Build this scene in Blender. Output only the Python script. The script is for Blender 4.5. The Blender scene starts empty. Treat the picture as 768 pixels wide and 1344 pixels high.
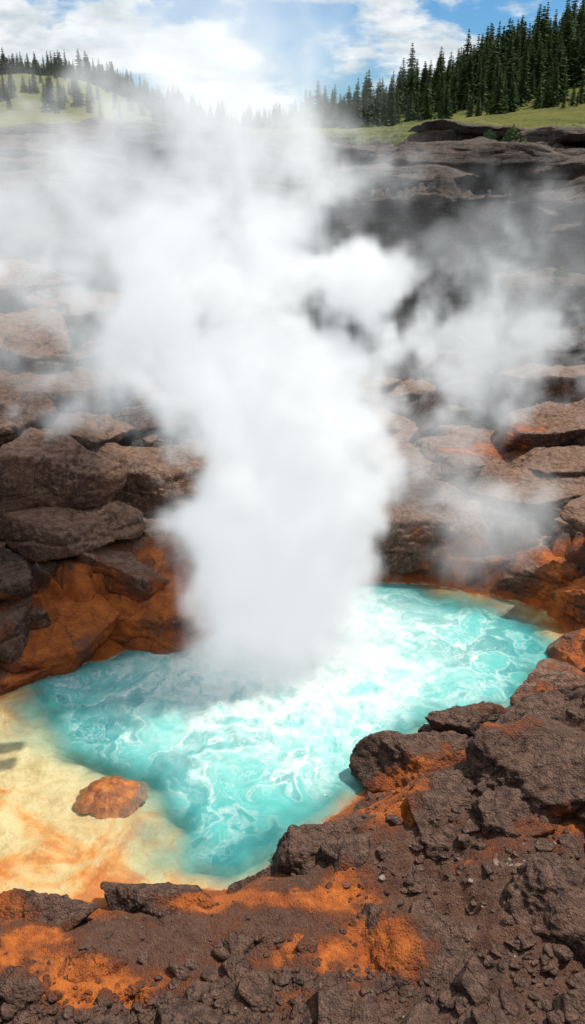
import bpy, bmesh, math, random
import numpy as np
from mathutils import Vector, Matrix
random.seed(7); rng=np.random.default_rng(7)
S=bpy.context.scene
S.view_settings.view_transform='Standard'; S.view_settings.look='None'; S.view_settings.exposure=0

# ------------------------------------------------------------------ noise
PERM=np.random.default_rng(3).permutation(256); PERM=np.concatenate([PERM,PERM,PERM])
G3=np.random.default_rng(4).normal(size=(256,3)); G3/=np.linalg.norm(G3,axis=1)[:,None]
def perlin(p):
    pi=np.floor(p).astype(np.int64); f=p-pi; u=f*f*f*(f*(f*6-15)+10); pi&=255
    out=0
    for dx in(0,1):
        wx=u[:,0] if dx else 1-u[:,0]
        for dy in(0,1):
            wy=u[:,1] if dy else 1-u[:,1]
            for dz in(0,1):
                wz=u[:,2] if dz else 1-u[:,2]
                h=PERM[(PERM[(PERM[(pi[:,0]+dx)&255]+pi[:,1]+dy)&255]+pi[:,2]+dz)&255]
                g=G3[h]
                out=out+wx*wy*wz*(g[:,0]*(f[:,0]-dx)+g[:,1]*(f[:,1]-dy)+g[:,2]*(f[:,2]-dz))
    return out*1.6
def fbm(p,o=4,l=2.03,g=.5):
    a=1;s=0;q=p.copy()
    for i in range(o):
        s=s+a*perlin(q); q=q*l+17.3; a*=g
    return s
def ridged(p,o=4,g=.5):
    a=1;s=0;q=p.copy()
    for i in range(o):
        s=s+a*(1-2*np.abs(perlin(q))); q=q*2.07+9.1; a*=g
    return s
def worley2(x,y,seed=0):
    xi=np.floor(x).astype(np.int64); yi=np.floor(y).astype(np.int64)
    f1=np.full(x.shape,9.); f2=np.full(x.shape,9.); idc=np.zeros(x.shape)
    for dx in(-1,0,1):
        for dy in(-1,0,1):
            cx=xi+dx; cy=yi+dy
            h=PERM[(PERM[(cx+seed)&255]+cy)&255]; h2=PERM[(h+37)&255]
            d=np.hypot(cx+.1+.8*h/255-x, cy+.1+.8*h2/255-y)
            n=d<f1
            f2=np.where(n,f1,np.minimum(f2,d)); idc=np.where(n,h/255.,idc); f1=np.where(n,d,f1)
    return f1,f2,idc
def sst(a,b,x):
    t=np.clip((x-a)/(b-a),0,1); return t*t*(3-2*t)
def sdpoly(x,y,poly):
    P=np.array(poly,float); d=np.full(x.shape,1e9); ins=np.zeros(x.shape,bool)
    n=len(P)
    for i in range(n):
        a=P[i];b=P[(i+1)%n]; e=b-a
        wx=x-a[0]; wy=y-a[1]
        t=np.clip((wx*e[0]+wy*e[1])/(e@e),0,1)
        d=np.minimum(d,(wx-e[0]*t)**2+(wy-e[1]*t)**2)
        c=((a[1]>y)!=(b[1]>y))
        with np.errstate(divide='ignore',invalid='ignore'):
            xx=(b[0]-a[0])*(y-a[1])/(b[1]-a[1] if b[1]!=a[1] else 1e-9)+a[0]
        ins^=(c&(x<xx))
    d=np.sqrt(d); return np.where(ins,-d,d)
def v3(x,y,z): return np.stack([x,y,z],1)

# ------------------------------------------------------------------ terrain functions
POOL=[(-3.6,6.9),(-2.3,6.72),(-1.22,6.94),(-.86,6.9),(-.13,7.25),(.06,7.7),(.67,8.2),(1.24,8.8),(2.0,9.7),(3.5,10.3),(4.6,11.3),(5.04,12.6),(4.7,13.5),(3.3,14.1),(1.8,14.4),(-.5,14.4),(-1.9,12.9),(-3.3,11.6),(-4.79,10.85),(-5.8,10.2),(-5.9,9.2),(-5.1,8.0),(-4.3,7.1)]
DEEP=[(-4.3,11.1),(-3.9,10.4),(-3.2,9.8),(-2.5,9.3),(-2.0,8.8),(-1.7,8.2),(-1.4,7.6),(-.7,7.35),(0.0,7.8),(.75,8.5),(1.25,9.1),(2.1,10),(3.5,10.7),(4.4,11.6),(4.4,12.7),(3.3,13.8),(1.8,14.3),(-.5,14.2),(-2,12.6),(-3.5,11.5)]
CTRL=[(-5,12.5,1.0),(-3.6,15,.6),(-6.4,20,3.2),(-8,16,3.2),(-3,18,1.2),(-12,24,5.0),(-9,12,3.2),(-7,10,1.6),(-14,14,7),(-20,20,8.6),(-20,8,8.6),
 (5,17,.8),(7,20,1.6),(3,19,.6),(6.5,15,1.1),(9,25,3.),(10,16,3.2),(0,18,.5),(0,24,1.),(3,25,1.2),(0,29,2.5),(9,29,4),(-9,29,4.5),(20,20,8.6),(20,8,8.6),(14,13,6),
 (3,8,.72),(4.5,10,.9),(3,6,.8),(5,8,1.5),(1,6,.35),(0,4.4,.45),(-3,5,.3),(7,12,1.6),(-4,5.8,.2),(-1.5,5.8,.2),(2.4,9,.35),(-6,7,1.0),(-9,7,3),(9,7,4),(-8,4,3.5),(8,4,3.8),
 (0,2.6,2.6),(0,.6,6.0),(-4,1,6),(4,1,6.2),(0,-2,6.6),(10,-2,7.6),(-10,-2,7.6),(18,-3,8.6),(-18,-3,8.6),(2.5,4.4,.85)]
def plateau(x,y):
    r=np.hypot(x,y); z0=np.zeros_like(x)
    az=x/np.maximum(y,1)
    z=8.85+0*x
    fy=sst(0,30,y)
    right=sst(-.04,.42,az)
    z=z+fy*sst(34,75,r)*(.6+2.2*right)+fy*sst(70,160,r)*(1.0+11.5*right)
    left=sst(-.05,-.24,az)
    z=z+fy*left*sst(60,285,r)*18.5*(1-.2*sst(.0,.6,-az))*(.75+.25*sst(-.1,-.3,az))
    z=z+fbm(v3(x*.02,y*.02,z0),3)*1.3*sst(60,200,r)+.30*fbm(v3(x*.16,y*.16,z0),4)
    z=z+sst(400,1500,r)*14
    return z
def near_h(x,y,detail=True):
    w=0;s=0
    for cx,cy,cz in CTRL:
        k=1/((x-cx)**2+(y-cy)**2+.35)**2
        w=w+k; s=s+k*cz
    base=s/w
    z0=np.zeros_like(x)
    n1=fbm(v3(x*.8,y*.8,z0+3),4)
    sd=sdpoly(x,y,POOL)+.16*n1
    front=sst(9.8,8.2,y)*sst(3.2,1.4,x)
    wid=1.3*(1-front)+1.0*front
    t=sst(0,1,sd/wid)
    z=base*t+.05*np.clip(sd*4,0,1)
    if detail:
        wx=x+.35*fbm(v3(x*.7,y*.7,z0+11),3); wy=y+.35*fbm(v3(x*.7,y*.7,z0+27),3)
        f1,f2,idc=worley2(wx*.62,wy*.8,5)
        g1,g2,idd=worley2(wx*1.7+4,wy*2.1,9)
        bank=sst(9.,11.5,y+np.abs(x)*.3)
        rough=sst(0.0,1.2,sd)
        amp=.06+.46*bank
        slab=(sst(0,.32,f2-f1)-.8)*.7+(idc-.6)*.8
        slab2=(sst(0,.28,g2-g1)-.6)*.32+(idd-.5)*.3
        z=z+rough*amp*(slab+slab2)
        fr=(1-bank)
        right=sst(.2,2.,x)*sst(3.5,5,y)
        z=z+rough*fr*(.04+.05*right)*ridged(v3(x*1.1,y*1.1,z0),4)
        z=z+sst(0.05,.5,sd)*(.014+.014*right+.03*bank)*fbm(v3(x*6,y*6,z0),5,g=.6)
        z=z+sst(0.0,.4,sd)*.02*front*ridged(v3(x*3.5,y*3.5,z0+5),3)
        z=np.where(sd>0,np.maximum(z,.012*np.clip(sd*6,0,1)),z)
    dd=-sdpoly(x,y,DEEP)+.38*fbm(v3(x*.8,y*.8,z0+40),4)
    deep=sst(-.85,.85,dd)
    zin=-.01-.06*np.clip(-sd,0,1.5)-.9*deep*deep*sst(0,.6,-sd)+.05*fbm(v3(x*1.9,y*1.9,z0+60),5,g=.6)*np.clip(-sd*2,0,1)
    z=np.where(sd<0,np.minimum(zin,-.006),z)
    e=np.maximum(np.maximum(sst(16,22,np.abs(x)),sst(-1,-4,y)),0)
    e=np.where(y>24,e*0+sst(20,23,np.abs(x)),e)
    z=z*(1-e)+e*(plateau(x,y)-.05)
    return z,sd,deep
def stain_f(x,y,z):
    n=fbm(v3(x*.9,y*.9,z*.9+70),4)
    xw=x+.35*fbm(v3(x*.8,y*.8,z*0+90),3); yw=y+.30*fbm(v3(x*.8,y*.8,z*0+95),3)
    s=0*x
    for cx,cy,rx,ry,a in [(-3.2,12.4,2.0,1.2,1.1),(-4.9,11.0,1.2,.5,.7),(-3.0,6.0,.7,.34,1.05),(-1.9,5.5,.8,.26,.95),(-.3,5.75,.9,.32,1.05),(.5,5.4,.6,.4,.9),(-.5,6.45,1.3,.22,1.0),(-3.9,6.6,.9,.35,.95),(3.3,10.15,1.2,.26,.8),(1.4,8.45,.8,.22,.7),(1.2,7.6,.42,.42,1.0),(.9,7.9,.3,.15,.7),
                          (5.2,18.3,2.2,.4,.6),(5.3,13.3,.8,1.0,.65),(4.9,11.3,.5,.5,.65),(2.1,6.7,1.1,.26,.6),(3.6,14.2,1.4,.4,.45),(2.6,8.4,.45,.24,.6),(.75,6.3,.45,.5,.65),(3.2,6.9,.6,.25,.5)]:
        s=s+a*np.exp(-((xw-cx)/rx)**2-((yw-cy)/ry)**2)
    s=s*np.where(y>11,sst(1.55,.95,z-np.where(y>16,.9,0)),sst(2.3,1.3,z))
    return np.clip(s*(1+.5*n)+.25*n*np.clip(s*2,0,1),0,1.2)

# ------------------------------------------------------------------ mesh helper
def new_obj(name,verts,faces,mat,attrs=None,smooth=True,parent=None):
    me=bpy.data.meshes.new(name)
    verts=np.asarray(verts,np.float32)
    faces=np.asarray(faces,np.int32)
    me.vertices.add(len(verts)); me.vertices.foreach_set('co',verts.ravel())
    k=faces.shape[1]
    me.loops.add(faces.size); me.loops.foreach_set('vertex_index',faces.ravel())
    me.polygons.add(len(faces)); me.polygons.foreach_set('loop_start',np.arange(0,faces.size,k,dtype=np.int32))
    me.polygons.foreach_set('use_smooth',np.full(len(faces),smooth))
    me.update(calc_edges=True)
    if attrs:
        for n,a in attrs.items():
            at=me.attributes.new(n,'FLOAT','POINT'); at.data.foreach_set('value',np.asarray(a,np.float32))
    me.materials.append(mat)
    o=bpy.data.objects.new(name,me); S.collection.objects.link(o)
    if parent: o.parent=parent
    return o
def grid_faces(nr,nc):
    i=np.arange(nr-1)[:,None]*nc+np.arange(nc-1)[None,:]; i=i.ravel()
    return np.stack([i,i+1,i+nc+1,i+nc],1)

# ------------------------------------------------------------------ node helper
class NT:
    def __init__(s,nt): s.nt=nt; s.nt.nodes.clear()
    def n(s,t,ins=None,**kw):
        nd=s.nt.nodes.new(t)
        for k,v in kw.items(): setattr(nd,k,v)
        if ins:
            for k,v in ins.items():
                if isinstance(v,bpy.types.NodeSocket): s.nt.links.new(v,nd.inputs[k])
                else: nd.inputs[k].default_value=v
        return nd
    def m(s,op,a,b=None,c=None,clamp=False):
        ins={0:a}
        if b is not None: ins[1]=b
        if c is not None: ins[2]=c
        return s.n('ShaderNodeMath',ins,operation=op,use_clamp=clamp).outputs[0]
    def vm(s,op,a,b=None,sc=None):
        ins={0:a}
        if b is not None: ins[1]=b
        nd=s.n('ShaderNodeVectorMath',ins,operation=op)
        if sc is not None:
            if isinstance(sc,bpy.types.NodeSocket): s.nt.links.new(sc,nd.inputs['Scale'])
            else: nd.inputs['Scale'].default_value=sc
        return nd
    def noise(s,vec,scale,det=4,rough=.55,dist=0,w=None):
        return s.n('ShaderNodeTexNoise',{'Vector':vec,'Scale':scale,'Detail':det,'Roughness':rough,'Distortion':dist})
    def mr(s,v,a,b,c=0,d=1,smooth=False):
        return s.n('ShaderNodeMapRange',{'Value':v,'From Min':a,'From Max':b,'To Min':c,'To Max':d},interpolation_type='SMOOTHSTEP' if smooth else 'LINEAR').outputs[0]
    def mix(s,f,a,b,bt='MIX'):
        nd=s.nt.nodes.new('ShaderNodeMix'); nd.data_type='RGBA'; nd.blend_type=bt
        for idx,v in((0,f),(6,a),(7,b)):
            if isinstance(v,bpy.types.NodeSocket): s.nt.links.new(v,nd.inputs[idx])
            else: nd.inputs[idx].default_value=(v if idx==0 else (*v,1) if len(v)==3 else v)
        return nd.outputs[2]
    def attr(s,name): return s.n('ShaderNodeAttribute',attribute_name=name).outputs['Fac']
def newmat(name):
    m=bpy.data.materials.new(name); m.use_nodes=True; return m,NT(m.node_tree)

def rock_color(t,pos,dark,mid,light,stain,nz,scale=1.0):
    a=t.noise(pos,1.1*scale,6,.6).outputs[0]
    b=t.noise(pos,9*scale,5,.65).outputs[0]
    c=t.noise(pos,45*scale,3,.7).outputs[0]
    col=t.mix(t.mr(a,.35,.68,smooth=True),dark,mid)
    col=t.mix(t.m('MULTIPLY',t.mr(b,.48,.7),.7),col,light)
    col=t.mix(t.m('MULTIPLY',t.mr(c,.5,.70),.45),col,light)
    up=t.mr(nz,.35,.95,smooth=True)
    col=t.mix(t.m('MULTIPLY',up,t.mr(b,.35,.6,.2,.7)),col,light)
    n2=t.noise(pos,2.2,6,.58,.5).outputs[0]; n3=t.noise(pos,14,4,.65).outputs[0]
    st=t.m('MULTIPLY_ADD',t.m('SUBTRACT',n2,.5),2.0,stain)
    st=t.m('MULTIPLY_ADD',t.m('SUBTRACT',n3,.5),.45,st)
    st=t.m('MULTIPLY',st,t.mr(stain,.03,.2))
    m1=t.mr(st,.16,.48,smooth=True); m2=t.mr(st,.38,.82,smooth=True)
    col=t.mix(t.m('MULTIPLY',m1,.85),col,(.20,.062,.026))
    oc=t.mix(t.mr(t.noise(pos,5,7,.68).outputs[0],.38,.64),(.33,.075,.012),(.60,.165,.022))
    oc=t.mix(t.m('MULTIPLY',t.mr(c,.52,.66),.35),oc,(.22,.09,.045))
    m2=t.m('MULTIPLY',m2,t.mr(b,.3,.52,.65,.97))
    return t.mix(m2,col,oc),m2
def rock_mat(name,dark,mid,light,bump=.6,pit=1.0,layer=0.):
    m,t=newmat(name)
    g=t.n('ShaderNodeNewGeometry'); pos=g.outputs['Position']
    nz=t.n('ShaderNodeSeparateXYZ',{0:g.outputs['Normal']}).outputs[2]
    stain=t.attr('stain')
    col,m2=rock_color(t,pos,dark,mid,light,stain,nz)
    cr=t.n('ShaderNodeTexVoronoi',{'Vector':t.vm('ADD',pos,t.vm('SCALE',t.noise(pos,2.5,4).outputs['Color'],sc=.6).outputs[0]).outputs[0],'Scale':1.3},feature='DISTANCE_TO_EDGE').outputs['Distance']
    crm=t.mr(cr,0,.022)
    col=t.mix(t.m('MULTIPLY',t.m('SUBTRACT',1,crm),.5),col,(.012,.009,.008))
    h=t.noise(pos,16,8,.72).outputs[0]
    v=t.n('ShaderNodeTexVoronoi',{'Vector':pos,'Scale':38.}).outputs['Distance']
    hh=t.m('ADD',t.m('MULTIPLY',h,1.6),t.m('MULTIPLY',v,-.35*pit))
    hh=t.m('ADD',hh,t.m('MULTIPLY',crm,.5))
    hh=t.m('ADD',hh,t.m('MULTIPLY',t.noise(pos,4.5,5,.6,.5).outputs[0],1.6))
    pz=t.vm('MULTIPLY',pos,(.6,.6,5.)).outputs[0]
    hh=t.m('ADD',hh,t.m('MULTIPLY',t.noise(pz,1.3,7,.6).outputs[0],layer))
    bp=t.n('ShaderNodeBump',{'Strength':t.mr(m2,0,1,bump,bump*.8),'Distance':.09,'Height':hh})
    wet=t.mr(t.n('ShaderNodeSeparateXYZ',{0:pos}).outputs[2],.03,.25,1,0)
    col=t.mix(t.m('MULTIPLY',wet,.45),col,t.mix(1.,col,(.45,.42,.4),'MULTIPLY'))
    ro=t.m('SUBTRACT',t.mr(h,.3,.7,.62,.9),t.m('MULTIPLY',wet,.35))
    b=t.n('ShaderNodeBsdfPrincipled',{'Base Color':col,'Roughness':ro,'Normal':bp.outputs[0],'Specular IOR Level':.35})
    t.n('ShaderNodeOutputMaterial',{'Surface':b.outputs[0]})
    return m
M_ROCK=rock_mat('weathered_volcanic_rock',(.060,.031,.021),(.165,.082,.050),(.36,.215,.145),.8,1.,1.6)
M_LAVA=rock_mat('dark_scoria_rock',(.030,.016,.012),(.086,.040,.027),(.29,.165,.115),1.,1.8)
M_CLIFF=rock_mat('layered_cliff_rock',(.026,.018,.014),(.068,.045,.034),(.17,.118,.088),1.,.6,3.5)
M_PALE=rock_mat('pale_altered_rock',(.14,.09,.07),(.24,.17,.135),(.42,.35,.30),.7,1.)

def terrain_mat():
    m,t=newmat('crater_ground')
    g=t.n('ShaderNodeNewGeometry'); pos=g.outputs['Position']
    nz=t.n('ShaderNodeSeparateXYZ',{0:g.outputs['Normal']}).outputs[2]
    stain=t.attr('stain'); sd=t.attr('shore'); deep=t.attr('deep'); bank=t.attr('bank')
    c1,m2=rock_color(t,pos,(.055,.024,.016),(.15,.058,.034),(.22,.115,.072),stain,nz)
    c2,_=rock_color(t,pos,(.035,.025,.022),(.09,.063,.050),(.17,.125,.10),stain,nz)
    col=t.mix(bank,c1,c2)
    a=t.noise(pos,1.0,8,.66,.9).outputs[0]; b=t.noise(pos,4.5,8,.70,.3).outputs[0]; fine=t.noise(pos,24,5,.7).outputs[0]
    cr=t.mix(t.mr(b,.35,.65),(.50,.37,.18),(.72,.62,.40))
    osh=t.m('ADD',a,t.mr(sd,-1.8,.05,-.05,.13))
    osh=t.m('MULTIPLY_ADD',t.m('SUBTRACT',b,.5),.3,osh)
    cr=t.mix(t.m('MULTIPLY',t.mr(osh,.45,.60,smooth=True),.85),cr,(.62,.27,.045))
    cr=t.mix(t.m('MULTIPLY',t.mr(osh,.54,.68,smooth=True),.9),cr,(.50,.14,.016))
    cr=t.mix(t.m('MULTIPLY',t.mr(b,.56,.68),.55),cr,(.36,.22,.09))
    cr=t.mix(t.m('MULTIPLY',t.mr(fine,.54,.66),.45),cr,(.34,.22,.10))
    cr=t.mix(deep,cr,(.28,.58,.50))
    under=t.mr(t.m('MULTIPLY_ADD',t.m('SUBTRACT',b,.5),.35,sd),.10,-.02,smooth=True)
    under=t.m('MULTIPLY',under,t.mr(t.n('ShaderNodeSeparateXYZ',{0:pos}).outputs[2],.14,.06))
    rim=t.m('MULTIPLY',t.mr(sd,.50,.05,smooth=True),t.mr(b,.33,.5))
    col=t.mix(t.m('MULTIPLY',rim,.9),col,(.50,.125,.016))
    col=t.mix(under,col,cr)
    h=t.noise(pos,16,8,.74).outputs[0]; v=t.n('ShaderNodeTexVoronoi',{'Vector':pos,'Scale':30.}).outputs['Distance']
    v2=t.n('ShaderNodeTexVoronoi',{'Vector':pos,'Scale':75.}).outputs['Distance']
    hh=t.m('ADD',t.m('MULTIPLY',h,1.8),t.m('MULTIPLY',t.m('ADD',v,v2),-.6))
    sm=t.m('MAXIMUM',under,t.m('MULTIPLY',m2,.5))
    bp=t.n('ShaderNodeBump',{'Strength':t.mr(sm,0,1,.95,.35),'Distance':.06,'Height':hh})
    ro=t.m('SUBTRACT',t.mr(h,.3,.7,.7,.95),t.m('MULTIPLY',t.mr(sd,.5,0),.35))
    bs=t.n('ShaderNodeBsdfPrincipled',{'Base Color':col,'Roughness':ro,'Normal':bp.outputs[0],'Specular IOR Level':.35})
    t.n('ShaderNodeOutputMaterial',{'Surface':bs.outputs[0]})
    return m
M_GROUND=terrain_mat()

# ------------------------------------------------------------------ near terrain
def nonuni(a,b,c,n,k):
    u=np.linspace(np.arcsinh((a-c)/k),np.arcsinh((b-c)/k),n); return c+k*np.sinh(u)
xs=nonuni(-24,24,.3,640,5.5); ys=nonuni(-5,30.5,7.2,620,6.)
X,Y=np.meshgrid(xs,ys); x=X.ravel(); y=Y.ravel()
Z,SD,DP=near_h(x,y)
bank=sst(9.5,11.5,y+np.abs(x)*.3)
new_obj('ground',v3(x,y,Z),grid_faces(len(ys),len(xs)),M_GROUND,{'stain':stain_f(x,y,Z),'shore':SD,'deep':DP,'bank':bank})

# ------------------------------------------------------------------ water
wx=np.linspace(-7,6,330); wy=np.linspace(6.2,15.2,230)
X,Y=np.meshgrid(wx,wy); x=X.ravel(); y=Y.ravel(); z0=np.zeros_like(x)
_,SD,DP=near_h(x,y,False)
r=np.hypot(x-.0,y-11.8)
boil=np.exp(-(r/2.4)**2)
wz=(.010+.012*DP)*fbm(v3(x*1.6,y*1.6,z0),3)+DP*.010*ridged(v3(x*2.4+y*.5,y*2.6,z0+4),3)+.08*boil*ridged(v3(x*2.6,y*2.6,z0+8),4)
wz*=sst(.1,-.3,SD)
F=grid_faces(len(wy),len(wx)); F=F[(SD[F].min(axis=1)<.5)]
m,t=newmat('hot_spring_water')
g=t.n('ShaderNodeNewGeometry'); pos=g.outputs['Position']
deep=t.attr('deep'); bl=t.attr('boil')
wn=t.noise(pos,.55,3,.5).outputs['Color']; w2=t.noise(pos,1.6,3,.5).outputs['Color']
p2=t.vm('ADD',pos,t.vm('SCALE',t.vm('SUBTRACT',wn,(.5,.5,.5)).outputs[0],sc=3.2).outputs[0]).outputs[0]
p2=t.vm('ADD',p2,t.vm('SCALE',t.vm('SUBTRACT',w2,(.5,.5,.5)).outputs[0],sc=.9).outputs[0]).outputs[0]
f1=t.noise(p2,.8,7,.55).outputs[0]
vein=t.mr(t.m('ABSOLUTE',t.m('SUBTRACT',f1,.5)),.0,.04,1,0,smooth=True)
f2=t.noise(p2,2.2,6,.6).outputs[0]
vein2=t.mr(t.m('ABSOLUTE',t.m('SUBTRACT',f2,.5)),.0,.035,1,0,smooth=True)
patch=t.mr(t.noise(pos,.7,3).outputs[0],.42,.62,smooth=True)
br=t.noise(pos,14,5,.7).outputs[0]
foam=t.m('ADD',t.m('MULTIPLY',vein,t.m('MULTIPLY_ADD',patch,.35,.4)),t.m('MULTIPLY',vein2,t.m('MULTIPLY_ADD',patch,.45,.10)))
foam=t.m('MULTIPLY',foam,t.mr(br,.3,.6,.35,1))
foam=t.m('ADD',foam,t.m('MULTIPLY',bl,t.mr(t.noise(p2,1.8,6,.65).outputs[0],.33,.58,.2,1.5)))
foam=t.m('MULTIPLY',foam,t.mr(deep,.3,.95),clamp=True)
tc=t.mix(t.mr(f1,.36,.62,smooth=True),(.020,.24,.25),(.075,.44,.41))
tc=t.mix(t.mr(bl,.05,.9),tc,(.20,.58,.55))
tc=t.mix(t.m('MULTIPLY',foam,.82),tc,(.78,.86,.82))
dif=t.n('ShaderNodeBsdfDiffuse',{'Color':tc})
tr=t.n('ShaderNodeBsdfTransparent',{'Color':(.96,.98,.93,1)})
op=t.m('MULTIPLY',t.mr(deep,.0,.85,.03,.94,smooth=True),1.,clamp=True)
base=t.n('ShaderNodeMixShader',{0:op,1:tr.outputs[0],2:dif.outputs[0]})
rh=t.m('ADD',t.noise(pos,5,5,.6,.6).outputs[0],t.m('MULTIPLY',t.noise(pos,22,3,.6).outputs[0],.25))
bp=t.n('ShaderNodeBump',{'Strength':.5,'Distance':.05,'Height':rh})
gl=t.n('ShaderNodeBsdfGlossy',{'Color':(1,1,1,1),'Roughness':.08,'Normal':bp.outputs[0]})
fr=t.n('ShaderNodeFresnel',{'IOR':1.33,'Normal':bp.outputs[0]})
mx=t.n('ShaderNodeMixShader',{0:fr.outputs[0],1:base.outputs[0],2:gl.outputs[0]})
t.n('ShaderNodeOutputMaterial',{'Surface':mx.outputs[0]})
new_obj('hot_spring_water',v3(x,y,wz+.002),F,m,{'deep':DP,'boil':boil})

# ------------------------------------------------------------------ boulders
ICO={}
def ico(n):
    if n not in ICO:
        bm=bmesh.new(); bmesh.ops.create_icosphere(bm,subdivisions=n,radius=1)
        ICO[n]=(np.array([v.co[:] for v in bm.verts]),np.array([[v.index for v in f.verts] for f in bm.faces])); bm.free()
    return ICO[n]
def boulder_v(c,s,rz,tx,ty,seed,sub,rough=.1,p=14,strata=0.,npl=12,top=.68,slab=False):
    r_=np.random.default_rng(seed); D,F=ico(sub)
    if slab:      # flat-topped block: a few steep joint faces and two bedding planes
        k_=int(r_.integers(5,8)); a=np.linspace(0,2*np.pi,k_,endpoint=False)+r_.uniform(-.35,.35,k_)
        N=np.stack([np.cos(a),np.sin(a),r_.uniform(-.25,.45,k_)],1)
        N=np.vstack([N,r_.normal(size=(3,3))*[1,1,.6]+[0,0,.5],[[.05,.03,1],[0,0,-1]]]); N/=np.linalg.norm(N,axis=1)[:,None]
        h=np.r_[r_.uniform(.72,1.0,k_),r_.uniform(.85,1.05,3),top,.8]; rmax=1.4
    else:
        N=r_.normal(size=(npl,3)); N/=np.linalg.norm(N,axis=1)[:,None]; N=np.vstack([N,[[0,0,1],[0,0,-1]]])
        h=r_.uniform(.6,1.0,len(N)); h[-2]=top; rmax=1.25
    q=np.clip(D@N.T,0,None)/h
    r=(np.sum(q**p,axis=1)+1e-6)**(-1/p); r=np.minimum(r,rmax)
    V=D*r[:,None]*np.array(s)
    R=np.array(Matrix.Rotation(rz,3,'Z')@Matrix.Rotation(tx,3,'X')@Matrix.Rotation(ty,3,'Y'))
    V=V@R.T; m=(s[0]*s[1]*s[2])**(1/3); Dn=(D/np.array(s))@R.T; Dn/=np.linalg.norm(Dn,axis=1)[:,None]
    W=V+np.array(c)
    n0=fbm(W*(.9/m)+seed,5 if sub>4 else 3,g=.5)
    d=n0*rough*m
    if sub>=5:
        st=n0*3.2; fr_=st-np.floor(st); ter=(np.floor(st)+sst(.35,.65,fr_))/3.2
        d=(.35*n0+.9*ter)*rough*m
        rd=ridged(W*(1.3/m)+seed*1.7,3); d=d-np.clip(rd-1.15,0,1)*rough*.9*m
        d=d+fbm(W*9+seed,3,g=.6)*.010*(1+5*rough)
    if strata:
        zz=W[:,2]*3.2+fbm(W*.5+seed,2)*1.2
        fr_=zz-np.floor(zz)
        d=d-strata*m*1.8*np.exp(-((fr_-.5)/.10)**2)*(1-np.abs(Dn[:,2]))*sst(-.2,.3,fbm(W*.9+seed+5,2))
    return W+Dn*d[:,None],F
def boulder(c,s,rz=0,tx=0,ty=0,seed=0,sub=6,mat=None,rough=.13,strata=0.,p=14,name='boulder',st=0,top=.68,slab=False):
    V,F=boulder_v(c,s,rz,tx,ty,seed,sub,rough,p,strata,top=top,slab=slab)
    stn=stain_f(V[:,0],V[:,1],V[:,2])+st
    return new_obj(name,V,F,mat or M_ROCK,{'stain':stn})
L=M_ROCK; K=M_LAVA; Q='Q'   # Q: slab-shaped weathered rock, 'S': stained shore slab
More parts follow.
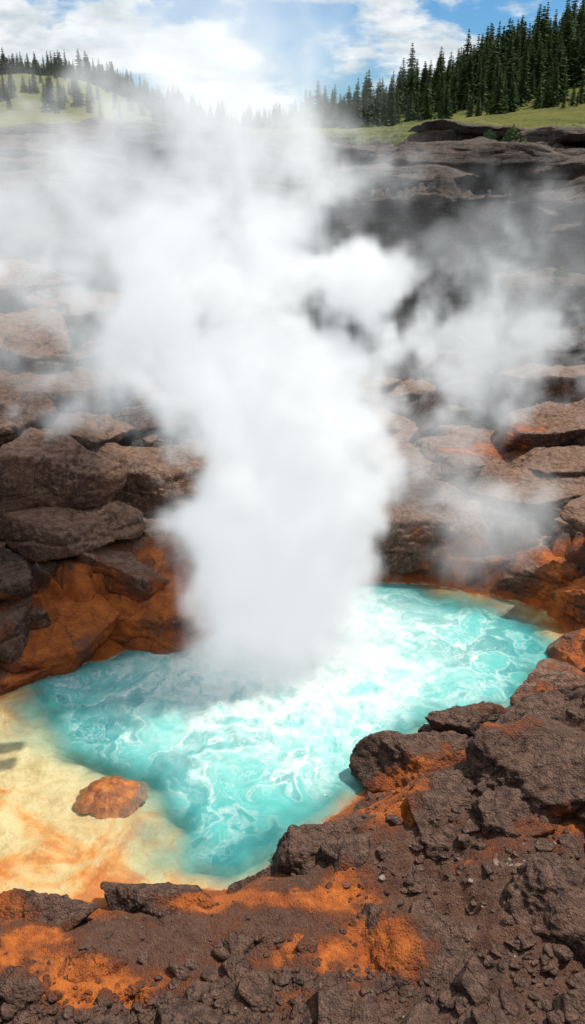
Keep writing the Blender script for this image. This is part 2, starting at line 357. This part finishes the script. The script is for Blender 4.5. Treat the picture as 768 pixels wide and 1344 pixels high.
R_=[
 ((-4.95,14.5,2.35),(1.35,1.2,.9),.3,.1,.1,L,.05),
 ((-3.1,16.1,1.6),(1.75,1.3,.85),-.2,.1,.12,L,0),
 ((-4.45,13.9,1.45),(1.45,1.0,.5),.5,.2,.1,L,0),
 ((-2.6,15.2,.9),(1.0,.8,.4),.1,0,.1,Q,0),
 ((-2.95,13.3,.55),(2.2,1.5,.62),-.30,.30,-.10,'S',.2),
 ((-2.4,12.85,.02),(1.2,.75,.50),.2,.1,-.05,'S',-.15),
 ((-4.35,12.0,.40),(1.4,.9,.46),-.1,.30,.05,'S',.2),
 ((-5.1,12.4,1.2),(.75,.7,.45),.9,.1,.1,K,.0),
 ((-4.9,11.15,.06),(1.1,.5,.30),.2,.1,0,'S',.2),
 ((-6.0,18,3.0),(1.8,1.4,.7),.2,.1,.1,Q,0),
 ((-6.9,20,3.8),(2.1,1.5,.75),-.3,.1,.05,L,0),
 ((-7.6,22,5.0),(1.9,1.5,.6),.3,.05,.05,L,0),
 ((-5.1,19,2.9),(1.5,1.1,.5),.6,.1,0,Q,0),
 ((-4.9,17,2.4),(1.5,1.1,.5),1.,.1,.1,L,0),
 ((-6.3,15.8,3.0),(1.5,1.2,.8),.4,.1,.1,L,0),
 ((-6.4,13.6,2.6),(1.2,1.2,.8),.9,.1,.1,L,0),
 ((-4.0,20,2.4),(1.5,1.2,.6),.4,.1,.1,Q,0),
 ((-5.5,23.5,3.7),(1.9,1.4,.8),.1,.1,.1,L,0),
 ((-2.0,18.3,1.1),(1.4,1.,.6),.7,.1,.1,L,0),
 ((-1.7,16.1,.6),(1.0,.9,.6),.2,.1,.1,L,0),
 ((2.85,15.3,.75),(1.4,1.2,1.0),.3,.1,-.1,L,0),
 ((5.3,16.1,1.2),(1.3,1.0,.6),.2,.1,-.1,Q,0),
 ((6.4,17,1.5),(1.4,1.,.55),-.3,.1,-.1,Q,0),
 ((4.9,18.6,1.2),(1.8,1.2,.5),.1,.1,-.05,Q,.05),
 ((6.7,19,1.9),(1.8,1.2,.55),.3,.1,-.1,Q,0),
 ((7.4,21,2.6),(2.0,1.3,.75),.1,.05,-.1,Q,0),
 ((5.1,22,1.5),(1.8,1.3,.7),.9,.1,0,Q,0),
 ((3.9,14.9,.4),(1.1,.8,.5),.2,.1,-.1,Q,0),
 ((5.2,14.3,.5),(1.0,.8,.5),.4,.1,-.1,Q,.05),
 ((5.7,13.1,.45),(.8,.7,.5),-.4,.1,-.1,L,.2),
 ((5.1,11.6,.2),(.6,.7,.36),.3,.1,-.1,L,.2),
 ((4.25,10.5,.22),(.68,.5,.38),.2,.1,-.1,L,.15),
 ((5.6,10.4,.9),(.9,.8,.6),.6,.1,-.1,K,0),
 ((6.6,12.0,1.2),(1.0,.9,.6),.6,.1,-.1,L,0),
 ((7.6,14.4,1.9),(1.2,1.,.7),.2,.1,-.1,L,0),
 ((7.3,22.4,4.6),(1.7,1.4,.65),.2,.05,-.05,M_CLIFF,0),
 ((8.2,22.0,3.4),(1.9,1.5,.8),.4,.05,-.05,M_CLIFF,0),
 ((2.6,18.6,1.0),(1.5,1.1,.5),.5,.1,0,Q,0),
 ((3.15,7.95,.84),(1.25,.95,.74),.2,.05,-.12,K,0),
 ((1.85,8.7,.32),(.85,.62,.54),-.15,.0,.0,K,0),
 ((1.95,7.45,.52),(.62,.56,.48),.5,.1,-.1,K,0),
 ((2.65,7.15,.72),(.55,.45,.40),.9,.1,0,K,0),
 ((.5,7.32,.16),(.84,.42,.34),.12,.05,.0,K,0),
 ((2.95,6.0,.86),(.66,.55,.52),.3,.1,.1,K,0),
 ((1.5,5.72,.46),(.90,.46,.32),.15,.12,.0,K,0),
 ((2.55,6.62,.82),(.34,.24,.14),.1,.1,.05,M_PALE,.1),
 ((-1.40,6.50,.10),(.80,.34,.22),-.45,.1,.22,K,0),
 ((-2.95,6.42,.08),(.85,.36,.24),-.1,.15,-.15,K,0),
 ((-2.15,5.65,.24),(.46,.28,.19),.3,.05,.05,K,0),
 ((-.5,5.32,.40),(.30,.23,.21),.6,.2,.3,K,0),
 ((-1.38,5.35,.32),(.22,.16,.13),.2,.1,.1,K,0),
 ((-.35,6.95,.0),(.5,.26,.12),.4,0,0,K,.1),
 ((1.15,8.15,.06),(.42,.3,.2),.4,0,0,K,.1),
 ((3.6,9.1,.72),(.75,.6,.4),.4,.05,0,K,0),
 ((2.65,9.7,.25),(.7,.4,.3),.3,.05,0,K,.1),
 ((.95,6.75,.30),(.36,.28,.17),.3,.05,0,K,0),
 ((3.9,7.0,1.1),(.65,.6,.4),.3,.05,0,K,0),
 ((2.1,5.15,.64),(.24,.16,.11),.3,.05,0,M_PALE,0),((1.75,5.25,.52),(.16,.12,.08),1.3,.05,0,M_PALE,0),((2.3,5.5,.72),(.28,.2,.15),.3,.15,0,K,0),((.25,5.2,.44),(.26,.18,.14),.3,.15,0,K,0),
 ((-2.7,5.35,.28),(.3,.2,.14),.9,.1,0,K,0),((.75,5.25,.42),(.22,.17,.12),1.9,.1,0,K,0),((1.6,6.7,.45),(.4,.3,.22),.5,.1,0,K,0),((2.2,6.15,.62),(.32,.26,.2),1.5,.1,.1,K,0),((-.9,5.9,.2),(.28,.17,.11),.4,.1,.1,K,0),((-3.3,5.75,.2),(.3,.2,.13),.1,.1,.1,K,0),
]
for i,(c,s,rz,tx,ty,mt,st) in enumerate(R_):
    if mt=='S': boulder(c,s,rz,tx,ty,seed=100+i*7,mat=L,st=st,rough=.08,p=36,strata=.07,top=.5,slab=True)
    elif mt=='Q': boulder(c,s,rz,tx,ty,seed=100+i*7,mat=L,st=st,rough=.09,p=26,strata=.06,top=.6,slab=True)
    else: boulder(c,s,rz,tx,ty,seed=100+i*7+(3 if i in(39,46,47) else 0),mat=mt,st=st,rough=.14 if mt is K else .11,p=26,strata=.05 if mt is L else (.09 if mt is M_CLIFF else .03),slab=(i in(41,44,48,55)))
# low dome of orange sinter standing in the shallows
m,t=newmat('orange_mineral_mound'); g=t.n('ShaderNodeNewGeometry'); n=t.noise(g.outputs['Position'],7,6,.65).outputs[0]
c_=t.mix(t.mr(n,.4,.62),(.20,.055,.014),(.48,.16,.03)); bp=t.n('ShaderNodeBump',{'Strength':.6,'Distance':.04,'Height':t.noise(g.outputs['Position'],30,5,.7).outputs[0]})
t.n('ShaderNodeOutputMaterial',{'Surface':t.n('ShaderNodeBsdfPrincipled',{'Base Color':c_,'Roughness':.4,'Normal':bp.outputs[0]}).outputs[0]})
TH,RD=np.meshgrid(np.linspace(0,2*np.pi,97),np.linspace(0,1,34))
ct,sn=np.cos(TH).ravel(),np.sin(TH).ravel(); rd=RD.ravel()
ro=1+.22*fbm(v3(ct*1.3,sn*1.3,ct*0+4),4)
dx=.50*rd*ro*ct; dy=.40*rd*ro*sn
dz=-.07+.155*(1-rd**2.4)+.016*fbm(v3(dx*7,dy*7,dx*0),4)
new_obj('mineral_mound',v3(-2.5+dx,8.5+dy,dz),grid_faces(34,97),m)

def scatter(name,n,region,smin,smax,sub,mat,seed,flat=.65,accept=None,power=2.2,slabs=0.):
    r_=np.random.default_rng(seed); VV=[];FF=[];off=0
    xx=r_.uniform(region[0],region[1],n*3); yy=r_.uniform(region[2],region[3],n*3)
    zz,sd,_=near_h(xx,yy); ok=sd>.12
    if accept is not None: ok&=accept(xx,yy,sd,r_)
    idx=np.where(ok)[0][:n]
    for i in idx:
        s=smin+(smax-smin)*r_.random()**power
        sz=(s*r_.uniform(.8,1.4),s*r_.uniform(.7,1.1),s*r_.uniform(.45,.9)*flat*1.3)
        V,F=boulder_v((xx[i],yy[i],zz[i]+sz[2]*.2),sz,r_.uniform(0,6.28),r_.uniform(-.3,.3),r_.uniform(-.3,.3),int(r_.integers(1e6)),sub,.10,18,npl=9,strata=.04 if sub>4 else 0,slab=r_.random()<slabs)
        VV.append(V);FF.append(F+off);off+=len(V)
    V=np.vstack(VV);F=np.vstack(FF)
    return new_obj(name,V,F,mat,{'stain':stain_f(V[:,0],V[:,1],V[:,2])*.45},smooth=sub>2)
scatter('rock_rubble',320,(-11,11,11,26.5),.2,1.1,5,M_ROCK,1,flat=.5,power=1.7,slabs=.65,accept=lambda x,y,s,r:(s>.5))
scatter('lava_rubble',260,(-4,6,4.2,10.5),.05,.24,4,M_LAVA,2,slabs=.4,accept=lambda x,y,s,r:((x>.3+.9*r.random(x.shape))|(y<5.9)))
scatter('gravel',5200,(-5,6,3.9,9.5),.008,.045,2,M_LAVA,3,power=3.,accept=lambda x,y,s,r:(r.random(x.shape)<np.where(x>.6,.5,.10+.9*sst(5.8,5.1,y))))
scatter('gravel_heap',1300,(-4,2.5,4.3,5.5),.02,.09,3,M_LAVA,4,power=2.6)
scatter('pale_gravel',90,(-4,4.5,4.3,7.0),.010,.04,3,M_PALE,6,power=3.,accept=lambda x,y,s,r:(r.random(x.shape)<np.where(x>.6,.7,.05+.9*sst(5.5,4.9,y))))

# ------------------------------------------------------------------ cliff
path=np.array([(-60,14),(-40,20),(-24,24),(-14,27),(-8,28.3),(-2,29),(3,28.6),(8,27.6),(12,25.5),(16,21.5),(22,17),(34,14),(60,10)],float)
seg=np.r_[0,np.cumsum(np.hypot(*np.diff(path,axis=0).T))]
ss=np.concatenate([np.linspace(0,seg[3],90,endpoint=False),np.linspace(seg[3],seg[9],620,endpoint=False),np.linspace(seg[9],seg[-1],90)])
px,py=np.interp(ss,seg,path[:,0]),np.interp(ss,seg,path[:,1]); k=np.ones(41)/41.
def smooth1(a): return np.convolve(np.pad(a,20,mode='edge'),k,mode='valid')
px,py=smooth1(px),smooth1(py)
tx_,ty_=np.gradient(px),np.gradient(py); ln=np.hypot(tx_,ty_); nx,ny=ty_/ln,-tx_/ln
nv=220; tv=np.linspace(0,1,nv); ntop=190
T,SI=np.meshgrid(tv,ss,indexing='ij'); PX=np.broadcast_to(px,T.shape);PY=np.broadcast_to(py,T.shape);NX=np.broadcast_to(nx,T.shape);NY=np.broadcast_to(ny,T.shape)
lip=6.7+.8*fbm(v3(ss*.12,0*ss,0*ss+8),3)+.5*fbm(v3(ss*.5,0*ss,0*ss+28),4)
Zc=.2+T*(lip[None,:]-.2)
f=lambda a,b,c,o=4:fbm(v3((SI*a).ravel(),(Zc*b).ravel(),np.full(SI.size,c)),o).reshape(SI.shape)
off=2.6*(1-T)**1.5+2.0*f(.13,.15,1.)+1.0*f(.5,.5,7.)
lay=f(.16,1.5,3.,4); off+=.55*np.round(lay*3)/3+.12*lay
off+=.9*sst(.84,.92,T)+.4*sst(.95,.965,T)-.35*sst(.90,.925,T)*(1-sst(.94,.955,T))
off+=.14*f(2.2,2.8,5.,5)+.3*(f(.9,.12,9.))
f1,f2,idc=worley2((SI*.45).ravel(),(Zc*.9).ravel(),3); blk=(sst(0,.2,f2-f1)*.3+(idc-.5)*.6).reshape(SI.shape); off+=blk*.9
A=np.stack([PX+NX*off,PY+NY*off,Zc+.12*f(.6,.3,12.)],-1)
u=np.linspace(0,1,ntop)[1:]; U,SI2=np.meshgrid(u,ss,indexing='ij')
o1=off[-1][None,:]; back=o1-U*(o1+11)
bx=px[None,:]+nx[None,:]*back; by=py[None,:]+ny[None,:]*back
bxr,byr,zr=bx.ravel(),by.ravel(),np.zeros(bx.size)
st_=fbm(v3(bxr*.16,byr*.42,zr+2),5).reshape(U.shape)
lowf=fbm(v3(bxr*.11,byr*.11,zr+33),4).reshape(U.shape)
cs,ce,ci=worley2(bxr*.33+.4*fbm(v3(bxr*.4,byr*.4,zr),3),byr*.75,11); slabh=((ci-.5)*1.5).reshape(U.shape); gap=sst(0,.12,ce-cs).reshape(U.shape)
pz=plateau(bxr,byr).reshape(U.shape)
zt0=A[-1,:,2][None,:]
ramp=zt0+(pz+.05-zt0)*np.clip(U/.80,0,1)**.8
w_=sst(.40,.90,U+.12*st_+.35*lowf)*sst(.2,.5,U)
w_=np.maximum(w_,sst(.85,.95,U))
rel=(.9*st_+.6*slabh)*(1-w_)
stp=.24; g5=(ramp+rel)/stp; fl=np.floor(g5); terr=(fl+sst(.6,.98,g5-fl))*stp
terr=.7*terr+.3*(ramp+rel)-.26*(1-gap)*(1-w_)
fine=.10*fbm(v3(bxr*1.5,byr*1.5,zr),5).reshape(U.shape)
bz=(terr+fine)*(1-w_)+(pz+.06+fine)*w_; bz=zt0+(bz-zt0)*sst(0,.03,U); bz=np.where(U>.98,pz-.3,bz)
B=np.stack([bx,by,bz],-1)
V=np.concatenate([A,B],0).reshape(-1,3)
Fc=grid_faces(nv+ntop-1,len(ss))[:,::-1]
gr=np.concatenate([np.zeros(T.size),(sst(.05,.75,w_+.15*st_)).ravel()])
def grass_nodes(t,pos):
    a=t.noise(pos,.06,5,.6).outputs[0]; b=t.noise(pos,.4,8,.72).outputs[0]; c=t.noise(pos,5,6,.75).outputs[0]
    col=t.mix(t.mr(a,.38,.62),(.12,.145,.025),(.23,.21,.05))
    col=t.mix(t.m('MULTIPLY',t.mr(b,.46,.58),.7),col,(.055,.085,.017))
    col=t.mix(t.m('MULTIPLY',t.mr(c,.48,.62),.6),col,(.29,.24,.09))
    return col,t.m('ADD',c,b)
m,t=newmat('cliff_and_turf'); g=t.n('ShaderNodeNewGeometry'); pos=g.outputs['Position']
nz=t.n('ShaderNodeSeparateXYZ',{0:g.outputs['Normal']}).outputs[2]
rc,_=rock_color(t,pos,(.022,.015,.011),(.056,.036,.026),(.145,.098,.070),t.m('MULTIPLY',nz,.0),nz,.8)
gc,_=grass_nodes(t,pos)
ga=t.m('MULTIPLY_ADD',t.m('SUBTRACT',t.noise(pos,1.2,6,.7).outputs[0],.5),1.6,t.attr('grass'))
ga=t.m('MULTIPLY',ga,t.mr(nz,.25,.6))
col=t.mix(t.mr(ga,.36,.5),rc,gc)
pzv=t.vm('MULTIPLY',pos,(.5,.5,6.)).outputs[0]
hh=t.m('ADD',t.m('MULTIPLY',t.noise(pzv,1.2,6,.65).outputs[0],2.),t.noise(pos,7,8,.72).outputs[0])
bp=t.n('ShaderNodeBump',{'Strength':.9,'Distance':.18,'Height':hh})
t.n('ShaderNodeOutputMaterial',{'Surface':t.n('ShaderNodeBsdfPrincipled',{'Base Color':col,'Roughness':.85,'Normal':bp.outputs[0],'Specular IOR Level':.3}).outputs[0]})
new_obj('cliff',V,Fc,m,{'grass':gr})
# loose slabs and blocks breaking up the rim and the face
r_=np.random.default_rng(21); VV=[];FF=[];o_=0
for i in range(150):
    j=int(r_.integers(110,690))
    if i<85:
        a_=int(ntop*r_.uniform(0,.55)); p_=B[a_,j]; s_=r_.uniform(.5,1.9); sz=(s_*1.5,s_*.8,s_*r_.uniform(.12,.26)); c=(p_[0],p_[1],p_[2]+sz[2]*.3)
    else:
        a_=int(nv*r_.uniform(.15,.97)); p_=A[a_,j]; s_=r_.uniform(.4,1.3); sz=(s_*1.4,s_*.9,s_*r_.uniform(.3,.7)); c=(p_[0],p_[1]+.2,p_[2])
    V_,F_=boulder_v(c,sz,math.atan2(ty_[j],tx_[j])+r_.uniform(-.4,.4),r_.uniform(-.12,.12),r_.uniform(-.1,.1),int(r_.integers(1e6)),5,.09,24,strata=.06,top=.6,slab=True)
    VV.append(V_);FF.append(F_+o_);o_+=len(V_)
V_=np.vstack(VV); new_obj('cliff_blocks',V_,np.vstack(FF),M_CLIFF,{'stain':np.zeros(len(V_))})

# ------------------------------------------------------------------ hills and far ground
angf=np.concatenate([np.linspace(-math.pi,-.8,60,endpoint=False),np.linspace(-.8,.8,300,endpoint=False),np.linspace(.8,math.pi,61)])
rr=np.concatenate([[0],np.geomspace(1.0,80,110)])
AA,RR=np.meshgrid(angf,rr)
sx,sy=np.sin(AA),np.cos(AA)
cy=12.; tmx=23/np.maximum(np.abs(sx),1e-6); tmy=np.where(sy>0,20.5/np.maximum(sy,1e-6),16.5/np.maximum(-sy,1e-6)); t0=np.minimum(tmx,tmy)
rad=t0+(RR**1.75)*1.05
rad=np.where(RR==0,t0,rad)
gx=rad*sx; gy=cy+rad*sy
gz=plateau(gx.ravel(),gy.ravel())
hidden=(gy.ravel()>29)&(gy.ravel()<36)&(np.abs(gx.ravel())<30)
gz=np.where(hidden,gz-1.8,gz)
m,t=newmat('hillside_grass'); g=t.n('ShaderNodeNewGeometry'); pos=g.outputs['Position']
gc,c=grass_nodes(t,pos); bp=t.n('ShaderNodeBump',{'Strength':.8,'Distance':.5,'Height':c})
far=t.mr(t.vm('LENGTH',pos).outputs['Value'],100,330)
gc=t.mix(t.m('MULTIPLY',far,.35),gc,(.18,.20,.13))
t.n('ShaderNodeOutputMaterial',{'Surface':t.n('ShaderNodeBsdfPrincipled',{'Base Color':gc,'Roughness':.95,'Normal':bp.outputs[0],'Specular IOR Level':.1}).outputs[0]})
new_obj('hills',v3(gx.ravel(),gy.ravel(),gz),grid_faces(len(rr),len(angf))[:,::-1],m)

# ------------------------------------------------------------------ pines
mb,t=newmat('pine_bark'); t.n('ShaderNodeOutputMaterial',{'Surface':t.n('ShaderNodeBsdfPrincipled',{'Base Color':(.10,.07,.05,1),'Roughness':.9}).outputs[0]})
mp,t=newmat('pine_needles'); g=t.n('ShaderNodeNewGeometry'); oi=t.n('ShaderNodeObjectInfo')
n=t.noise(g.outputs['Position'],1.3,3).outputs[0]
c_=t.mix(t.mr(n,.35,.65),(.032,.072,.024),(.09,.135,.04)); c_=t.mix(t.m('MULTIPLY',oi.outputs['Random'],.5),c_,(.085,.115,.03))
t.n('ShaderNodeOutputMaterial',{'Surface':t.n('ShaderNodeBsdfPrincipled',{'Base Color':c_,'Roughness':.8,'Specular IOR Level':.15}).outputs[0]})
def pine_mesh(seed,H=10,wid=.17):
    r=random.Random(seed); V=[];F=[];mi=[]
    n=7
    for i in range(5):
        z=H*i/4*.98; rad=.018*H*(1-i/4.3)
        for j in range(n): a=6.283*j/n; V.append((rad*math.cos(a),rad*math.sin(a),z))
    for i in range(4):
        for j in range(n):
            F.append((i*n+j,i*n+(j+1)%n,(i+1)*n+(j+1)%n,(i+1)*n+j)); mi.append(0)
    lv=34
    for i in range(lv):
        f=(i+r.uniform(-.3,.3))/lv; z=H*(.08+.91*f)
        R=H*wid*(1-f)**.85*r.uniform(.75,1.15)+.012*H
        nb=r.randint(6,9) if f<.8 else 5
        a0=r.uniform(0,6.28)
        for b in range(nb):
            if r.random()<.1: continue
            a=a0+6.283*b/nb+r.uniform(-.25,.25); L_=R*r.uniform(.6,1.2); dr=L_*r.uniform(.12,.45)
            ca,sa=math.cos(a),math.sin(a); w=L_*r.uniform(.16,.28)+.01*H
            segs=3
            for k_ in range(segs):
                t0=k_/segs; t1=(k_+1.25)/segs
                for sg in(-1,1):
                    ww=w*(1-.55*t0)*r.uniform(.7,1.3)
                    p0=(ca*L_*t0,sa*L_*t0,z-dr*t0**1.4)
                    p1=(ca*L_*t1,sa*L_*t1,z-dr*t1**1.4+.01*H)
                    p2=(ca*L_*(t0+.28)-sa*ww*sg,sa*L_*(t0+.28)+ca*ww*sg,z-dr*t0-.35*ww*r.uniform(.5,1.6))
                    q=len(V); V+= [p0,p1,p2]; F.append((q,q+1,q+2)); mi.append(1)
                    p3=(ca*L_*(t0+.15),sa*L_*(t0+.15),z-dr*t0-ww*r.uniform(.5,1.1))
                    q=len(V); V+= [p0,p1,p3]; F.append((q,q+1,q+2)); mi.append(1)
    me=bpy.data.meshes.new('pine'); me.from_pydata(V,[],F); me.materials.append(mb); me.materials.append(mp)
    me.polygons.foreach_set('material_index',mi); me.update(); return me
PM=[pine_mesh(i,10,w) for i,w in enumerate([.17,.2,.23,.18,.26])]
forest=bpy.data.objects.new('pine_forest',None); S.collection.objects.link(forest)
def trees(pts,parent,name='pine'):
    P_=np.array([(a*r,r) for a,r,h in pts]); zz=plateau(P_[:,0],P_[:,1])
    for (a,r,h),p,z in zip(pts,P_,zz):
        o=bpy.data.objects.new(name,random.choice(PM)); S.collection.objects.link(o)
        k_=h/10; o.location=(p[0],p[1],z-.02*h); o.scale=(k_*random.uniform(.85,1.15),)*2+(k_,); o.rotation_euler=(0,0,random.uniform(0,6.28))
        if parent: o.parent=parent
U_=random.uniform; pts=[]
for i in range(1500):
    az=U_(-.02,.95); r=U_(100,185)
    edge=132-70*min(1,max(0,az)/.40)
    if r<edge+U_(-5,12): 
        if random.random()>.06: continue
    if random.random()>min(1,.3+az*4): continue
    pts.append((az,r,U_(3.5,7)+ (2.0*random.random() if az>.2 else 0)))
for i in range(230):
    az=U_(.15,.8); r=U_(84,112)
    if r<132-100*min(1,(az-.0)/.42)+U_(0,10): continue
    pts.append((az,r,U_(3,6.5)))
for i in range(190): pts.append((U_(.0,.7),U_(60,110),U_(.9,3.6)))
for i in range(1100): pts.append((U_(-.75,-.10),U_(262,312),U_(6,10)))
for i in range(260): pts.append((U_(-.65,-.08),U_(110,250),U_(1.8,4.5)))
for i in range(420): pts.append((U_(-.14,.12),U_(200,300),U_(6,9)))
trees(pts,forest)
trees([(.245,92,5.2),(.345,88,8),(.365,84,9),(.30,112,9),(.19,118,8.),(.13,122,8.5)],None,'pine_tree')
def shrub(x,y,z,R,seed):
    r=random.Random(seed); V=[];F=[]
    for i in range(520):
        a=r.uniform(0,6.28); b=r.uniform(0,1)**.5; e=r.uniform(0,1); rr_=R*b*(1-.5*e)*r.uniform(.6,1.15)
        p=(x+rr_*math.cos(a),y+rr_*math.sin(a),z+R*1.0*e*(1.1-b*.5)); s=R*.11
        q=len(V)
        for _ in range(3): V.append((p[0]+r.uniform(-s,s),p[1]+r.uniform(-s,s),p[2]+r.uniform(-s,s)))
        F.append((q,q+1,q+2))
    return new_obj('shrub',V,F,mp,smooth=False)
shrub(7.6,30.6,8.4,.5,1); shrub(6.9,31.,8.45,.35,2); shrub(7.0,21.6,5.1,.28,3)

# ------------------------------------------------------------------ steam (voxel volume)
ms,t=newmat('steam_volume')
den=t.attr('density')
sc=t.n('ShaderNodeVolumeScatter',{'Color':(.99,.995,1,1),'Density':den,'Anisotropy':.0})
em=t.n('ShaderNodeEmission',{'Color':(.93,.98,1,1),'Strength':t.m('MULTIPLY',den,.44)})   # added glow standing in for light scattered many times inside the cloud
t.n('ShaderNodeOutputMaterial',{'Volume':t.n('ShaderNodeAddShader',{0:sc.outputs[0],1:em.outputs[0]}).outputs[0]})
ng=bpy.data.node_groups.new('steam_field','GeometryNodeTree')
ng.interface.new_socket('Geometry',in_out='INPUT',socket_type='NodeSocketGeometry')
ng.interface.new_socket('Geometry',in_out='OUTPUT',socket_type='NodeSocketGeometry')
t=NT(ng)
P=t.n('GeometryNodeInputPosition').outputs[0]
wn=t.noise(P,.28,3,.5).outputs['Color']
pw=t.vm('ADD',P,t.vm('SCALE',t.vm('SUBTRACT',wn,(.5,.5,.5)).outputs[0],sc=2.2).outputs[0]).outputs[0]
wn2=t.noise(P,.9,3,.5).outputs['Color']
pw=t.vm('ADD',pw,t.vm('SCALE',t.vm('SUBTRACT',wn2,(.5,.5,.5)).outputs[0],sc=1.3).outputs[0]).outputs[0]
N1=t.m('SUBTRACT',t.noise(pw,.85,7,.6).outputs[0],.5)
N0=t.m('SUBTRACT',t.noise(P,1.0,6,.6).outputs[0],.5)
# centre, radii, density, noise amplitude, kind (0 dense column, 1 soft veil, 2 crisp billows)
PUFF=[((-.35,12.2,.1),(2.4,2.1,1.0),1.4,1.2,0),
 ((-.3,12.3,1.5),(1.95,1.7,2.1),2.0,1.4,0),
 ((-.1,12.5,3.3),(2.05,1.7,1.9),2.0,2.2,0),
 ((-.4,13.0,4.6),(2.4,2.0,1.2),1.7,3.6,2),
 ((-2.1,13.6,4.8),(2.3,1.8,1.15),1.0,4.4,2),
 ((-1.1,13.8,6.0),(2.3,1.9,1.3),.8,5.2,2),
 ((-1.3,14.4,7.6),(2.5,2.2,1.7),.25,5.0,2),
 ((-1.4,14.8,7.8),(3.1,2.6,2.6),.14,2.8,1),
 ((-1.2,15.6,10.0),(3.0,3.,2.8),.17,3.2,1),
 ((1.0,13.6,6.1),(1.1,1.,.9),1.7,4.2,2),
 ((4.0,17.0,4.1),(1.8,1.5,1.6),.6,4.4,2),
 ((4.8,17.5,5.8),(2.4,1.8,1.7),.15,3.8,1),
 ((4.0,14.3,1.1),(1.5,1.1,1.6),.50,2.2,1),
 ((-5.2,17.0,6.7),(4.6,3.2,2.4),.24,3.2,1),
 ((-4.5,16.0,4.3),(3.4,2.6,1.6),.05,2.6,1),
 ((2.2,15.5,2.3),(2.5,2.,1.5),.15,2.8,1),
 ((-1.,20.,5.4),(7.5,4.3,4.2),.022,2.4,1),
]
tot=None
for c,r,dn,am,wp in PUFF:
    q=t.vm('DIVIDE',t.vm('SUBTRACT',P,c).outputs[0],r).outputs[0]
    e=t.m('SUBTRACT',1,t.vm('LENGTH',q).outputs['Value'])
    e=t.m('MULTIPLY_ADD',N1 if wp else N0,am,e)
    e=t.m('MULTIPLY',t.mr(e,.05,(.4,.6,.5)[wp],0,1,smooth=True),dn)
    tot=e if tot is None else t.m('ADD',tot,e)
sepz=t.n('ShaderNodeSeparateXYZ',{0:P}).outputs[2]
tot=t.m('MULTIPLY',tot,t.mr(sepz,-.05,.1))
tot=t.m('MULTIPLY',tot,t.m('GREATER_THAN',tot,.006))
vc=t.n('GeometryNodeVolumeCube',{'Density':tot,'Min':(-9.5,9.,-.05),'Max':(8.,24.5,12.5),'Resolution X':146,'Resolution Y':118,'Resolution Z':105})
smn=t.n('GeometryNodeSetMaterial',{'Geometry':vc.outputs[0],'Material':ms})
t.n('NodeGroupOutput',{0:smn.outputs[0]})
vol=bpy.data.volumes.new('steam'); so=bpy.data.objects.new('steam',vol); S.collection.objects.link(so)
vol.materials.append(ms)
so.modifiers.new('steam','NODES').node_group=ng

# ------------------------------------------------------------------ world, sun, camera
EL=math.radians(60); AZ=math.radians(66)
w=bpy.data.worlds.new('World'); S.world=w; w.use_nodes=True; t=NT(w.node_tree)
sky=t.n('ShaderNodeTexSky',sky_type='NISHITA',sun_disc=False,sun_elevation=EL,sun_rotation=AZ,air_density=1.,dust_density=.6)
d=t.n('ShaderNodeTexCoord').outputs['Generated']
dz=t.n('ShaderNodeSeparateXYZ',{0:d})
k_=t.m('DIVIDE',1,t.m('ADD',t.m('MAXIMUM',dz.outputs[2],0),.35))
pp=t.n('ShaderNodeCombineXYZ',{0:t.m('MULTIPLY',dz.outputs[0],k_),1:t.m('MULTIPLY',dz.outputs[1],k_),2:t.m('MULTIPLY',dz.outputs[2],1.5)}).outputs[0]
pp=t.vm('ADD',pp,(3.1,.4,0)).outputs[0]
n=t.noise(pp,2.6,9,.58,.2).outputs[0]; n2=t.noise(pp,6,6,.6).outputs[0]
cl=t.mr(t.m('SUBTRACT',n,t.m('MULTIPLY',t.mr(dz.outputs[0],.08,.34,-.6,1),.06)),.42,.52,smooth=True)
cc=t.mix(t.mr(n2,.38,.6),(5.4,6.3,6.8),(9.2,9.5,9.7))
sk=t.mix(1.,sky.outputs[0],(.42,.78,1.1),'MULTIPLY')
col=t.mix(cl,sk,cc)
t.n('ShaderNodeOutputWorld',{0:t.n('ShaderNodeBackground',{0:col,1:.1}).outputs[0]})
sl=bpy.data.lights.new('sun','SUN'); sl.energy=5.0; sl.angle=math.radians(.5); sl.color=(1,.93,.82)
su=bpy.data.objects.new('sun',sl); S.collection.objects.link(su)
dv=Vector((math.sin(AZ)*math.cos(EL),math.cos(AZ)*math.cos(EL),math.sin(EL)))
su.rotation_euler=dv.to_track_quat('Z','Y').to_euler(); su.location=(20,20,40)
cam=bpy.data.cameras.new('camera'); co=bpy.data.objects.new('camera',cam); S.collection.objects.link(co)
cam.sensor_fit='VERTICAL'; cam.sensor_height=24; cam.lens=12/math.tan(math.radians(32.5)); cam.clip_end=5000
co.location=(0,0,8); co.rotation_euler=(math.radians(90-24),0,0); S.camera=co
print('objects',len(S.objects))
